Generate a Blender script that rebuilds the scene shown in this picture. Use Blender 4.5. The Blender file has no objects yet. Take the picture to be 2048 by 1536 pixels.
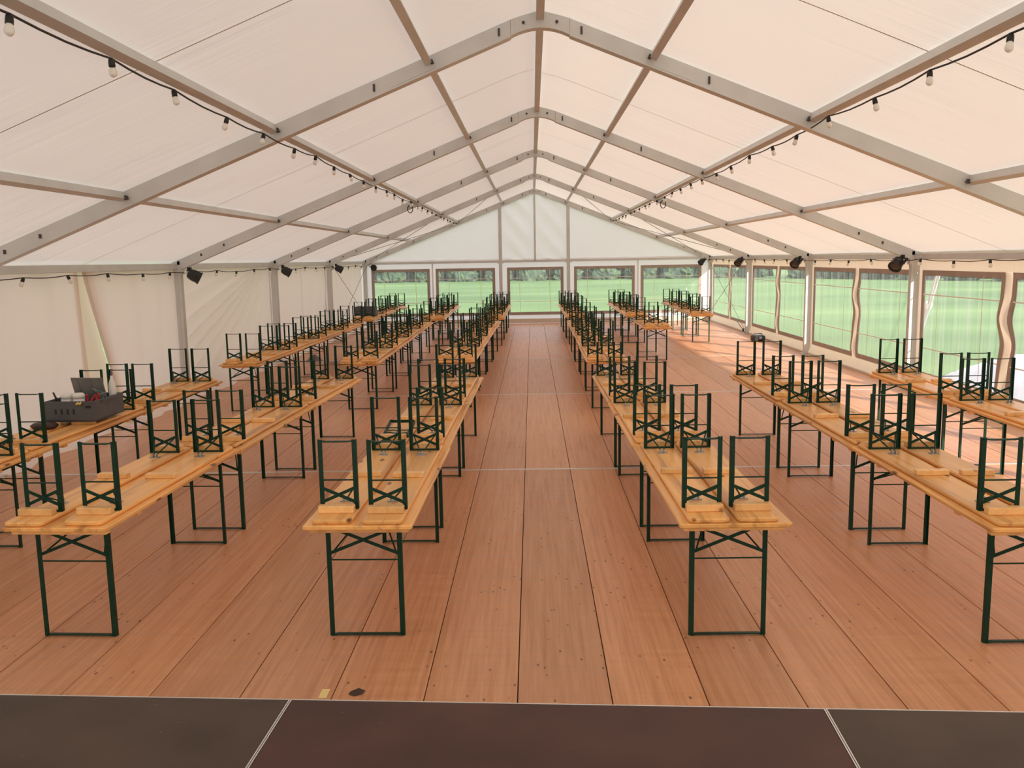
import bpy, math, random
from mathutils import Vector, Matrix, noise
random.seed(7)
sc = bpy.context.scene
C = sc.collection
# ------------------------------------------------------------------ camera
F, PI_, YA, RO, CH, CX = 1741.75, 0.14178, 0.025, -0.01761, 2.32123, -0.1174
cam_d = bpy.data.cameras.new('camera'); cam = bpy.data.objects.new('camera', cam_d); C.objects.link(cam)
cam_d.sensor_fit = 'HORIZONTAL'; cam_d.sensor_width = 36.0; cam_d.lens = F / 2048 * 36.0
cam_d.clip_start = 0.05; cam_d.clip_end = 600
fw = Vector((-math.sin(YA) * math.cos(PI_), math.cos(YA) * math.cos(PI_), -math.sin(PI_)))
r0 = Vector((math.cos(YA), math.sin(YA), 0)); u0 = r0.cross(fw)
rt = math.cos(RO) * r0 + math.sin(RO) * u0; up = -math.sin(RO) * r0 + math.cos(RO) * u0
cam.matrix_world = Matrix(((rt.x, up.x, -fw.x, CX), (rt.y, up.y, -fw.y, 0), (rt.z, up.z, -fw.z, CH), (0, 0, 0, 1)))
sc.camera = cam
# ------------------------------------------------------------------ world, sun, exposure
w = bpy.data.worlds.new('world'); sc.world = w; w.use_nodes = True
bg = w.node_tree.nodes['Background']; bg.inputs[0].default_value = (0.92, 0.95, 1.03, 1); bg.inputs[1].default_value = 1.06
sd = bpy.data.lights.new('sun', 'SUN'); sun = bpy.data.objects.new('sun', sd); C.objects.link(sun)
sd.energy = 5.5; sd.color = (1.0, 0.87, 0.72); sd.angle = math.radians(1.2)
SUN_EL = math.radians(22)
sun_dir = Vector((-0.52 * math.cos(SUN_EL), 0.854 * math.cos(SUN_EL), -math.sin(SUN_EL)))
sun.rotation_euler = sun_dir.to_track_quat('-Z', 'Y').to_euler(); sun.location = (20, -20, 20)
vs = sc.view_settings
sc.display_settings.display_device = 'sRGB'
vs.view_transform = 'Standard'; vs.look = 'None'; vs.gamma = 1; vs.use_curve_mapping = False; vs.exposure = 0.80
sc.cycles.use_denoising = True
sc.cycles.max_bounces = 8; sc.cycles.diffuse_bounces = 5; sc.cycles.transparent_max_bounces = 12
sc.cycles.sample_clamp_indirect = 6.0

# ------------------------------------------------------------------ materials
M = {}
def mat(name):
    m = bpy.data.materials.new(name); m.use_nodes = True
    nt = m.node_tree; nt.nodes.clear()
    out = nt.nodes.new('ShaderNodeOutputMaterial')
    M[name] = m
    return nt, out
def N(nt, t, **kw):
    n = nt.nodes.new(t)
    for k, v in kw.items():
        if k in n.inputs: n.inputs[k].default_value = v
        else: setattr(n, k, v)
    return n
def L(nt, a, b): nt.links.new(a, b)
def ramp(nt, fac, stops):
    r = nt.nodes.new('ShaderNodeValToRGB'); e = r.color_ramp.elements
    e[0].position, e[0].color = stops[0][0], (*stops[0][1], 1)
    e[1].position, e[1].color = stops[-1][0], (*stops[-1][1], 1)
    for p, c in stops[1:-1]:
        x = e.new(p); x.color = (*c, 1)
    L(nt, fac, r.inputs[0]); return r
def coords(nt, scale, kind='Object', rnd=0.0):
    tc = N(nt, 'ShaderNodeTexCoord'); mp = N(nt, 'ShaderNodeMapping'); mp.inputs['Scale'].default_value = scale
    src = tc.outputs[kind]
    if rnd:
        oi = N(nt, 'ShaderNodeObjectInfo'); mul = N(nt, 'ShaderNodeMath', operation='MULTIPLY'); mul.inputs[1].default_value = rnd
        L(nt, oi.outputs['Random'], mul.inputs[0])
        cb = N(nt, 'ShaderNodeCombineXYZ')
        for i in range(3): L(nt, mul.outputs[0], cb.inputs[i])
        ad = N(nt, 'ShaderNodeVectorMath', operation='ADD'); L(nt, src, ad.inputs[0]); L(nt, cb.outputs[0], ad.inputs[1]); src = ad.outputs[0]
    L(nt, src, mp.inputs['Vector']); return mp.outputs[0]
def simple(name, col, rough=0.5, metal=0.0, noise_amt=0.0, nscale=20, emit=0, spec=0.5):
    nt, out = mat(name)
    p = N(nt, 'ShaderNodeBsdfPrincipled'); p.inputs['Base Color'].default_value = (*col, 1)
    p.inputs['Roughness'].default_value = rough; p.inputs['Metallic'].default_value = metal
    p.inputs['Specular IOR Level'].default_value = spec
    if noise_amt:
        n = N(nt, 'ShaderNodeTexNoise'); n.inputs['Scale'].default_value = nscale; n.inputs['Detail'].default_value = 4
        L(nt, coords(nt, (1, 1, 1)), n.inputs['Vector'])
        a = tuple(c * (1 - noise_amt) for c in col); b = tuple(min(1, c * (1 + noise_amt)) for c in col)
        r = ramp(nt, n.outputs['Fac'], [(0.3, a), (0.7, b)]); L(nt, r.outputs[0], p.inputs['Base Color'])
    L(nt, p.outputs[0], out.inputs[0]); return M[name]

def pine_mat(name, base, dark, knot):
    nt, out = mat(name)
    p = N(nt, 'ShaderNodeBsdfPrincipled'); p.inputs['Roughness'].default_value = 0.32; p.inputs['Specular IOR Level'].default_value = 0.4
    n1 = N(nt, 'ShaderNodeTexNoise'); n1.inputs['Scale'].default_value = 1.0; n1.inputs['Detail'].default_value = 6; n1.inputs['Distortion'].default_value = 0.6
    L(nt, coords(nt, (26, 1.3, 26), rnd=31.0), n1.inputs['Vector'])
    n2 = N(nt, 'ShaderNodeTexNoise'); n2.inputs['Scale'].default_value = 1.0; n2.inputs['Detail'].default_value = 2
    L(nt, coords(nt, (9, 0.35, 3), rnd=17.0), n2.inputs['Vector'])
    mx = N(nt, 'ShaderNodeMath', operation='MULTIPLY_ADD'); L(nt, n2.outputs['Fac'], mx.inputs[0]); mx.inputs[1].default_value = 0.7
    hm = N(nt, 'ShaderNodeMath', operation='MULTIPLY'); L(nt, n1.outputs['Fac'], hm.inputs[0]); hm.inputs[1].default_value = 0.5
    L(nt, hm.outputs[0], mx.inputs[2])
    r = ramp(nt, mx.outputs[0], [(0.42, dark), (0.58, base), (0.78, tuple(min(1, c * 1.15) for c in base))])
    v = N(nt, 'ShaderNodeTexVoronoi'); v.inputs['Scale'].default_value = 1.0
    L(nt, coords(nt, (5.5, 2.3, 5.5), rnd=47.0), v.inputs['Vector'])
    kr = ramp(nt, v.outputs['Distance'], [(0.06, (1, 1, 1)), (0.13, (0, 0, 0))])
    mix = N(nt, 'ShaderNodeMix', data_type='RGBA'); L(nt, kr.outputs[0], mix.inputs[0]); L(nt, r.outputs[0], mix.inputs[6]); mix.inputs[7].default_value = (*knot, 1)
    oi = N(nt, 'ShaderNodeObjectInfo'); hs = N(nt, 'ShaderNodeHueSaturation')
    mr = N(nt, 'ShaderNodeMapRange'); mr.inputs[3].default_value = 0.86; mr.inputs[4].default_value = 1.1
    L(nt, oi.outputs['Random'], mr.inputs[0]); L(nt, mr.outputs[0], hs.inputs['Value']); L(nt, mix.outputs[2], hs.inputs['Color'])
    L(nt, hs.outputs[0], p.inputs['Base Color'])
    b = N(nt, 'ShaderNodeBump'); b.inputs['Strength'].default_value = 0.06; L(nt, n1.outputs['Fac'], b.inputs['Height']); L(nt, b.outputs[0], p.inputs['Normal'])
    L(nt, p.outputs[0], out.inputs[0]); return M[name]
pine_mat('pine', (0.82, 0.435, 0.145), (0.50, 0.22, 0.065), (0.17, 0.055, 0.02))
pine_mat('pine_block', (0.86, 0.51, 0.21), (0.72, 0.38, 0.13), (0.35, 0.15, 0.05))
simple('green_metal', (0.006, 0.036, 0.020), 0.45, 0.0, 0.2, 9, spec=0.22)
simple('zinc', (0.45, 0.46, 0.46), 0.35, 0.8)
simple('aluminium', (0.61, 0.605, 0.59), 0.42, 0.25, 0.06, 3)
simple('aluminium_bright', (0.68, 0.67, 0.66), 0.3, 0.75)
simple('steel_dark', (0.07, 0.065, 0.06), 0.5, 0.5)
simple('black_plastic', (0.012, 0.012, 0.013), 0.38)
simple('black_rubber', (0.015, 0.015, 0.014), 0.6)
simple('bulb_white', (0.85, 0.82, 0.76), 0.15)
simple('lens_glass', (0.03, 0.03, 0.035), 0.12)
simple('crate_grey', (0.085, 0.088, 0.095), 0.5, 0, 0.15, 8)
simple('crate_lid', (0.20, 0.19, 0.18), 0.45, 0, 0.15, 8)
simple('white_plastic', (0.78, 0.77, 0.74), 0.35)
simple('red_plastic', (0.45, 0.03, 0.04), 0.4)
simple('yellow_plastic', (0.75, 0.55, 0.15), 0.4)
simple('teal_plastic', (0.05, 0.16, 0.17), 0.4)
simple('brown_leather', (0.035, 0.015, 0.012), 0.45, 0, 0.3, 15)
simple('joint_strip', (0.62, 0.60, 0.56), 0.4, 0.3)
simple('tape', (0.85, 0.68, 0.28), 0.6)
simple('leaf', (0.05, 0.03, 0.02), 0.8)
simple('tarp_white', (0.74, 0.72, 0.80), 0.55, 0, 0.08, 2)
simple('strap_grey', (0.2, 0.2, 0.19), 0.6)
simple('wire', (0.16, 0.15, 0.14), 0.4, 0.5)
simple('window_border', (0.36, 0.29, 0.25), 0.65, 0, 0.08, 5)
simple('lattice', (0.80, 0.78, 0.72), 0.5)
simple('subfloor', (0.05, 0.03, 0.02), 0.9)
simple('bark', (0.08, 0.06, 0.045), 0.9, 0, 0.3, 6)

def canvas(name, col, tcol, mixf, bump, bscale):
    nt, out = mat(name)
    d = N(nt, 'ShaderNodeBsdfDiffuse'); d.inputs['Color'].default_value = (*col, 1)
    t = N(nt, 'ShaderNodeBsdfTranslucent'); t.inputs['Color'].default_value = (*tcol, 1)
    mx = N(nt, 'ShaderNodeMixShader'); mx.inputs[0].default_value = mixf
    g = N(nt, 'ShaderNodeBsdfGlossy'); g.inputs['Roughness'].default_value = 0.45; g.inputs['Color'].default_value = (0.8, 0.8, 0.8, 1)
    mg = N(nt, 'ShaderNodeMixShader'); mg.inputs[0].default_value = 0.05
    L(nt, d.outputs[0], mx.inputs[1]); L(nt, t.outputs[0], mx.inputs[2]); L(nt, mx.outputs[0], mg.inputs[1]); L(nt, g.outputs[0], mg.inputs[2])
    n = N(nt, 'ShaderNodeTexNoise'); n.inputs['Scale'].default_value = 1.0; n.inputs['Detail'].default_value = 4; n.inputs['Distortion'].default_value = 0.5
    L(nt, coords(nt, bscale), n.inputs['Vector'])
    b = N(nt, 'ShaderNodeBump'); b.inputs['Strength'].default_value = bump; b.inputs['Distance'].default_value = 0.05
    n3 = N(nt, 'ShaderNodeTexNoise'); n3.inputs['Scale'].default_value = 0.55; L(nt, coords(nt, (1, 1, 1)), n3.inputs['Vector'])
    r3 = ramp(nt, n3.outputs['Fac'], [(0.44, (0.12, 0.12, 0.12)), (0.66, (1, 1, 1))])
    hm = N(nt, 'ShaderNodeMath', operation='MULTIPLY'); L(nt, n.outputs['Fac'], hm.inputs[0]); L(nt, r3.outputs[0], hm.inputs[1])
    L(nt, hm.outputs[0], b.inputs['Height'])
    for s in (d, t, g): L(nt, b.outputs[0], s.inputs['Normal'])
    L(nt, mg.outputs[0], out.inputs[0]); return M[name]
canvas('canvas_roof', (0.86, 0.82, 0.77), (0.82, 0.78, 0.71), 0.23, 0.45, (0.35, 5.0, 0.35))
canvas('canvas_wall', (0.88, 0.81, 0.75), (0.92, 0.74, 0.66), 0.30, 0.25, (3, 2.0, 0.4))
canvas('canvas_gable', (0.88, 0.84, 0.82), (0.92, 0.84, 0.83), 0.50, 0.35, (1.6, 3, 0.5))
canvas('canvas_strip', (0.80, 0.71, 0.61), (0.8, 0.66, 0.52), 0.25, 0.3, (3, 6, 1))
canvas('canvas_yellow', (0.82, 0.72, 0.58), (0.86, 0.70, 0.52), 0.3, 0.2, (3, 2, 0.5))
simple('seam', (0.52, 0.44, 0.38), 0.7)

def vinyl():
    nt, out = mat('vinyl')
    tr = N(nt, 'ShaderNodeBsdfTransparent'); tr.inputs['Color'].default_value = (0.93, 0.96, 0.95, 1)
    d = N(nt, 'ShaderNodeBsdfDiffuse'); d.inputs['Color'].default_value = (0.8, 0.84, 0.86, 1)
    tl = N(nt, 'ShaderNodeBsdfTranslucent'); tl.inputs['Color'].default_value = (0.8, 0.84, 0.86, 1)
    g = N(nt, 'ShaderNodeBsdfGlossy'); g.inputs['Roughness'].default_value = 0.12
    n = N(nt, 'ShaderNodeTexNoise'); n.inputs['Scale'].default_value = 1.0; n.inputs['Detail'].default_value = 3
    L(nt, coords(nt, (6, 6, 0.5)), n.inputs['Vector'])
    b = N(nt, 'ShaderNodeBump'); b.inputs['Strength'].default_value = 0.5; b.inputs['Distance'].default_value = 0.05; L(nt, n.outputs['Fac'], b.inputs['Height']); L(nt, b.outputs[0], g.inputs['Normal'])
    m0 = N(nt, 'ShaderNodeMixShader'); m0.inputs[0].default_value = 0.5; L(nt, d.outputs[0], m0.inputs[1]); L(nt, tl.outputs[0], m0.inputs[2])
    m1 = N(nt, 'ShaderNodeMixShader'); L(nt, tr.outputs[0], m1.inputs[1]); L(nt, m0.outputs[0], m1.inputs[2])
    hz = N(nt, 'ShaderNodeTexNoise'); hz.inputs['Scale'].default_value = 1.0; hz.inputs['Detail'].default_value = 4
    L(nt, coords(nt, (11, 11, 0.35)), hz.inputs['Vector'])  # vinyl haze in tall streaks, painted in to stand for glints on the panes
    hr = N(nt, 'ShaderNodeMapRange'); hr.inputs[1].default_value = 0.35; hr.inputs[2].default_value = 0.75; hr.inputs[3].default_value = 0.05; hr.inputs[4].default_value = 0.30
    L(nt, hz.outputs['Fac'], hr.inputs[0]); L(nt, hr.outputs[0], m1.inputs[0])
    m2 = N(nt, 'ShaderNodeMixShader')
    m2.inputs[0].default_value = 0.07
    L(nt, m1.outputs[0], m2.inputs[1]); L(nt, g.outputs[0], m2.inputs[2])
    L(nt, m2.outputs[0], out.inputs[0])
vinyl()

def floor_mat():
    nt, out = mat('floor_ply')
    p = N(nt, 'ShaderNodeBsdfPrincipled')
    n1 = N(nt, 'ShaderNodeTexNoise'); n1.inputs['Scale'].default_value = 1.0; n1.inputs['Detail'].default_value = 8; n1.inputs['Roughness'].default_value = 0.68
    L(nt, coords(nt, (30, 0.9, 1), rnd=53.0), n1.inputs['Vector'])
    r = ramp(nt, n1.outputs['Fac'], [(0.30, (0.50, 0.225, 0.105)), (0.5, (0.62, 0.30, 0.15)), (0.72, (0.70, 0.37, 0.205))])
    n2 = N(nt, 'ShaderNodeTexNoise'); n2.inputs['Scale'].default_value = 1.0; n2.inputs['Detail'].default_value = 5
    L(nt, coords(nt, (1.6, 22, 1), rnd=29.0), n2.inputs['Vector'])
    r2 = ramp(nt, n2.outputs['Fac'], [(0.30, (0.93, 0.92, 0.91)), (0.65, (1.03, 1.03, 1.03))])
    mu = N(nt, 'ShaderNodeMix', data_type='RGBA', blend_type='MULTIPLY'); mu.inputs[0].default_value = 1.0
    L(nt, r.outputs[0], mu.inputs[6]); L(nt, r2.outputs[0], mu.inputs[7])
    v = N(nt, 'ShaderNodeTexVoronoi'); v.inputs['Scale'].default_value = 1.0; L(nt, coords(nt, (14, 7, 1), rnd=71.0), v.inputs['Vector'])
    sp = ramp(nt, v.outputs['Distance'], [(0.09, (1, 1, 1)), (0.13, (0, 0, 0))])
    v2 = N(nt, 'ShaderNodeTexNoise'); v2.inputs['Scale'].default_value = 1.7; L(nt, coords(nt, (1, 1, 1), rnd=13.0), v2.inputs['Vector'])
    sg = ramp(nt, v2.outputs['Fac'], [(0.48, (0, 0, 0)), (0.6, (0.8, 0.8, 0.8))])
    sm = N(nt, 'ShaderNodeMath', operation='MULTIPLY'); L(nt, sp.outputs[0], sm.inputs[0]); L(nt, sg.outputs[0], sm.inputs[1])
    mk_ = N(nt, 'ShaderNodeMix', data_type='RGBA'); L(nt, sm.outputs[0], mk_.inputs[0]); L(nt, mu.outputs[2], mk_.inputs[6]); mk_.inputs[7].default_value = (0.12, 0.045, 0.025, 1)
    oi = N(nt, 'ShaderNodeObjectInfo'); hs = N(nt, 'ShaderNodeHueSaturation')
    mr = N(nt, 'ShaderNodeMapRange'); mr.inputs[3].default_value = 0.88; mr.inputs[4].default_value = 1.10
    L(nt, oi.outputs['Random'], mr.inputs[0]); L(nt, mr.outputs[0], hs.inputs['Value']); L(nt, mk_.outputs[2], hs.inputs['Color'])
    L(nt, hs.outputs[0], p.inputs['Base Color'])
    rr = ramp(nt, n2.outputs['Fac'], [(0.3, (0.34, 0.34, 0.34)), (0.7, (0.52, 0.52, 0.52))]); L(nt, rr.outputs[0], p.inputs['Roughness'])
    b = N(nt, 'ShaderNodeBump'); b.inputs['Strength'].default_value = 0.08; L(nt, n2.outputs['Fac'], b.inputs['Height']); L(nt, b.outputs[0], p.inputs['Normal'])
    L(nt, p.outputs[0], out.inputs[0])
floor_mat()
def stage_mat(name, col):
    nt, out = mat(name)
    p = N(nt, 'ShaderNodeBsdfPrincipled'); p.inputs['Roughness'].default_value = 0.5; p.inputs['Specular IOR Level'].default_value = 0.3
    n = N(nt, 'ShaderNodeTexNoise'); n.inputs['Scale'].default_value = 3; n.inputs['Detail'].default_value = 6; L(nt, coords(nt, (1, 1, 1), rnd=9.0), n.inputs['Vector'])
    r = ramp(nt, n.outputs['Fac'], [(0.35, tuple(c * 0.85 for c in col)), (0.7, tuple(c * 1.25 for c in col))])
    v = N(nt, 'ShaderNodeTexVoronoi'); v.inputs['Scale'].default_value = 1.0; L(nt, coords(nt, (9, 16, 1), rnd=5.0), v.inputs['Vector'])
    sp = ramp(nt, v.outputs['Distance'], [(0.03, (0.7, 0.7, 0.7)), (0.05, (0, 0, 0))])
    mx = N(nt, 'ShaderNodeMix', data_type='RGBA'); L(nt, sp.outputs[0], mx.inputs[0]); L(nt, r.outputs[0], mx.inputs[6]); mx.inputs[7].default_value = (0.22, 0.16, 0.13, 1)
    L(nt, mx.outputs[2], p.inputs['Base Color']); L(nt, p.outputs[0], out.inputs[0])
stage_mat('stage_brown', (0.064, 0.040, 0.028)); stage_mat('stage_red', (0.068, 0.028, 0.022))
def lawn_mat():
    nt, out = mat('lawn')
    p = N(nt, 'ShaderNodeBsdfPrincipled'); p.inputs['Roughness'].default_value = 0.9
    n = N(nt, 'ShaderNodeTexNoise'); n.inputs['Scale'].default_value = 0.06; n.inputs['Detail'].default_value = 6; L(nt, coords(nt, (1, 2.5, 1)), n.inputs['Vector'])
    r = ramp(nt, n.outputs['Fac'], [(0.35, (0.09, 0.175, 0.055)), (0.55, (0.14, 0.245, 0.078)), (0.75, (0.215, 0.32, 0.12))])
    L(nt, r.outputs[0], p.inputs['Base Color']); L(nt, p.outputs[0], out.inputs[0])
lawn_mat()
def foliage_mat():
    nt, out = mat('foliage')
    p = N(nt, 'ShaderNodeBsdfPrincipled'); p.inputs['Roughness'].default_value = 0.8
    n = N(nt, 'ShaderNodeTexNoise'); n.inputs['Scale'].default_value = 1.6; n.inputs['Detail'].default_value = 6; L(nt, coords(nt, (1, 1, 1), rnd=40.0), n.inputs['Vector'])
    r = ramp(nt, n.outputs['Fac'], [(0.35, (0.018, 0.045, 0.03)), (0.55, (0.05, 0.10, 0.06)), (0.75, (0.13, 0.20, 0.10))])
    L(nt, r.outputs[0], p.inputs['Base Color']); L(nt, p.outputs[0], out.inputs[0])
foliage_mat()

# ------------------------------------------------------------------ mesh building
class MB:
    def __init__(s): s.v = []; s.f = []; s.sm = []
    def add(s, vs, fs, smooth=False):
        o = len(s.v); s.v += [tuple(x) for x in vs]; s.f += [tuple(i + o for i in f) for f in fs]; s.sm += [smooth] * len(fs); return s
    def box(s, c, d, rot=None):
        c = Vector(c); h = Vector(d) / 2; vs = []
        for z in (-1, 1):
            for x, y in ((-1, -1), (1, -1), (1, 1), (-1, 1)):
                p = Vector((x * h.x, y * h.y, z * h.z))
                if rot: p = rot @ p
                vs.append(c + p)
        return s.add(vs, [(3, 2, 1, 0), (4, 5, 6, 7), (0, 1, 5, 4), (1, 2, 6, 5), (2, 3, 7, 6), (3, 0, 4, 7)])
    def bar(s, p, q, wd, ht, upv=(0, 0, 1)):
        p, q = Vector(p), Vector(q); d = (q - p); l = d.length; d = d / l
        u = Vector(upv)
        if abs(u.dot(d)) > 0.98: u = Vector((0, 1, 0))
        r = d.cross(u).normalized(); u = r.cross(d).normalized()
        rot = Matrix((r, d, u)).transposed()
        return s.box((p + q) / 2, (wd, l, ht), rot)
    def tube(s, pts, r, n=6, caps=True):
        pts = [Vector(p) for p in pts]; rings = []
        for i, p in enumerate(pts):
            d = (pts[min(i + 1, len(pts) - 1)] - pts[max(i - 1, 0)]).normalized()
            u = Vector((0, 0, 1)) if abs(d.z) < 0.95 else Vector((0, 1, 0))
            a = d.cross(u).normalized(); b = a.cross(d)
            rr = r[i] if isinstance(r, (list, tuple)) else r
            rings.append([p + rr * (math.cos(2 * math.pi * k / n) * a + math.sin(2 * math.pi * k / n) * b) for k in range(n)])
        vs = [v for g in rings for v in g]; fs = []
        for i in range(len(pts) - 1):
            for k in range(n):
                k2 = (k + 1) % n
                fs.append((i * n + k, i * n + k2, (i + 1) * n + k2, (i + 1) * n + k))
        s.add(vs, fs, n > 5)
        if caps:
            s.add(rings[0], [tuple(range(n))[::-1]]); s.add(rings[-1], [tuple(range(n))])
        return s
    def slab(s, outline, z0, z1, ch=0.0, axis='z'):
        n = len(outline); cx = sum(p[0] for p in outline) / n; cy = sum(p[1] for p in outline) / n
        def ring(z, ins):
            o = []
            for i, (x, y) in enumerate(outline):
                dx, dy = x - cx, y - cy
                o.append((x - math.copysign(min(ins, abs(dx)), dx), y - math.copysign(min(ins, abs(dy)), dy), z))
            return o
        if ch: rs = [ring(z0, ch), ring(z0 + ch, 0), ring(z1 - ch, 0), ring(z1, ch)]
        else: rs = [ring(z0, 0), ring(z1, 0)]
        vs = [p for r in rs for p in r]
        if axis == 'y': vs = [(x, z, y) for x, y, z in vs]
        fs = []
        for j in range(len(rs) - 1):
            for i in range(n): i2 = (i + 1) % n; fs.append((j * n + i, j * n + i2, (j + 1) * n + i2, (j + 1) * n + i))
        fs.append(tuple(range(n))[::-1]); k = (len(rs) - 1) * n; fs.append(tuple(range(k, k + n)))
        return s.add(vs, fs)
    def grid(s, fn, nu, nv, smooth=True):
        vs = [fn(i / nu, j / nv) for j in range(nv + 1) for i in range(nu + 1)]
        fs = [(j * (nu + 1) + i, j * (nu + 1) + i + 1, (j + 1) * (nu + 1) + i + 1, (j + 1) * (nu + 1) + i) for j in range(nv) for i in range(nu)]
        return s.add(vs, fs, smooth)
    def lathe(s, prof, n=12, T=None, smooth=True):
        vs = []
        for r, z in prof:
            for k in range(n):
                p = Vector((r * math.cos(2 * math.pi * k / n), r * math.sin(2 * math.pi * k / n), z))
                vs.append(T @ p if T else p)
        fs = [(j * n + k, j * n + (k + 1) % n, (j + 1) * n + (k + 1) % n, (j + 1) * n + k) for j in range(len(prof) - 1) for k in range(n)]
        s.add(vs, fs, smooth)
        if prof[0][0] > 1e-4: s.add(vs[:n], [tuple(range(n))[::-1]])
        if prof[-1][0] > 1e-4: s.add(vs[-n:], [tuple(range(n))])
        return s
    def mesh(s, name, m):
        me = bpy.data.meshes.new(name); me.from_pydata(s.v, [], s.f); me.update()
        me.polygons.foreach_set('use_smooth', s.sm)
        me.materials.append(M[m]); return me
    def build(s, name, m, parent=None, loc=None, rz=0.0):
        return inst(name, s.mesh(name, m), parent, loc, rz)
def inst(name, me, parent=None, loc=None, rz=0.0):
    o = bpy.data.objects.new(name, me); C.objects.link(o)
    if parent is not None: o.parent = parent
    if loc is not None: o.location = loc
    if rz: o.rotation_euler[2] = rz
    return o
def empty(name, loc=(0, 0, 0), rz=0.0):
    o = bpy.data.objects.new(name, None); C.objects.link(o); o.location = loc; o.rotation_euler[2] = rz; o.empty_display_size = 0.1
    return o
def tag(o, label, cat, group=None):
    o['label'] = label; o['category'] = cat
    if group: o['group'] = group
    return o
def struct(o): o['kind'] = 'structure'; return o
def rrect(wd, ln, r, n=4):
    pts = []
    for cx, cy, a0 in ((wd / 2 - r, ln / 2 - r, 0), (-wd / 2 + r, ln / 2 - r, 90), (-wd / 2 + r, -ln / 2 + r, 180), (wd / 2 - r, -ln / 2 + r, 270)):
        for k in range(n + 1):
            a = math.radians(a0 + 90 * k / n); pts.append((cx + r * math.cos(a), cy + r * math.sin(a)))
    return pts

# ------------------------------------------------------------------ tent geometry
FY = [-1.85, 3.75, 9.35, 14.94, 20.58, 26.21, 31.86]
XL, XR = -6.2, 6.32
RZ, SL = 4.70, 0.398
def zb(x): return RZ - SL * abs(x)          # underside of rafters
FAB = 0.165                                  # roof cloth above rafter underside
PX = [1.16, 2.785, 4.43]

# lawn and far shrubs
lawn = MB().grid(lambda u, v: (-150 + 320 * u, -60 + 260 * v, -0.14), 16, 13).build('lawn', 'lawn'); struct(lawn)
def shrub(i, x, y, h, wd):
    rnd = random.Random(100 + i)
    root = empty('shrub', (x, y, -0.14))
    m = MB()
    lumps = [(0, 0, h * 0.55, wd * 0.5, h * 0.5), (-wd * 0.22, 0, 0.5, wd * 0.40, 0.9), (wd * 0.22, 0, 0.6, wd * 0.40, 0.9)]
    for k in range(6):
        a = rnd.uniform(0, 6.28); rr = wd * rnd.uniform(0.2, 0.42)
        lumps.append((rr * math.cos(a), rr * math.sin(a), h * rnd.uniform(0.14, 0.55), wd * rnd.uniform(0.22, 0.36), h * rnd.uniform(0.2, 0.32)))
    for lx, ly, lz, lr, lh in lumps:
        def pt(u, v):
            th = 2 * math.pi * u; ph = math.pi * v
            d = Vector((math.sin(ph) * math.cos(th), math.sin(ph) * math.sin(th), math.cos(ph)))
            k = 1 + 0.45 * noise.noise(d * 3.3 + Vector((i * 7.1, lx, ly))) + 0.2 * noise.noise(d * 9 + Vector((i, ly, lx)))
            return (lx + d.x * lr * k, ly + d.y * lr * k, max(0.0, lz + d.z * lh * k))
        m.grid(pt, 18, 10, False)
    m.build('foliage', 'foliage', root)
    MB().tube([(0, 0, 0), (0.1, 0.05, h * 0.5), (0, 0, h * 0.8)], [0.16, 0.12, 0.05], 6).build('trunk', 'bark', root)
    return root
k = 0
def hedge(a, b, n, where):
    global k
    for i in range(n):
        t = (i + 0.5) / n
        x = a[0] + (b[0] - a[0]) * t + random.uniform(-.2, .2); y = a[1] + (b[1] - a[1]) * t + random.uniform(-.3, .3)
        s = shrub(k, x, y, random.uniform(4.5, 7.5), random.uniform(2.55, 2.8)); k += 1
        tag(s, 'dark green leafy shrub across the lawn ' + where, 'shrub', 'hedge shrubs ' + where)
hedge((-27, 104), (27, 101), 13, 'beyond the end windows')
hedge((-29.1, 109), (29.1, 106), 14, 'in the rear hedge row beyond the end windows')
hedge((27.5, 94.5), (67, 26), 18, 'beyond the side wall windows')
hedge((32, 99.5), (72.5, 26), 19, 'in the rear hedge row beyond the side windows')
# tarp heap outside, leaning pole
def tarp(u, v):
    x = 7.6 + 4.6 * u; y = 12.2 + 4.8 * v
    e = min(u / 0.22, (1 - u) / 0.1, v / 0.15, (1 - v) / 0.3, 1); e = max(0, e)
    h = 0.95 * math.sin(e * math.pi / 2) * (0.55 + 0.45 * u) + 0.12 * noise.noise(Vector((x * 0.9, y * 0.9, 0))) * e + 0.05 * noise.noise(Vector((x * 3, y * 3, 1))) * e
    return (x, y, -0.14 + max(0.0, h))
tag(MB().grid(tarp, 40, 40).build('tarpaulin_heap', 'tarp_white'), 'white tarpaulin heaped on the lawn outside the side windows', 'tarpaulin')
pole = empty('leaning_pole', (6.75, 16.25, -0.14))
MB().tube([(0, 0, 0), (-0.05, -1.05, 1.55)], 0.05, 12).build('lower_tube', 'aluminium_bright', pole)
MB().tube([(-0.05, -1.05, 1.5), (-0.073, -1.5, 2.25)], 0.038, 12).build('upper_tube', 'aluminium_bright', pole)
MB().tube([(-0.05, -1.03, 1.52), (-0.052, -1.08, 1.60)], 0.06, 12).build('collar', 'white_plastic', pole)
tag(pole, 'silver telescopic pole leaning outside against the side wall windows', 'pole')

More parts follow.
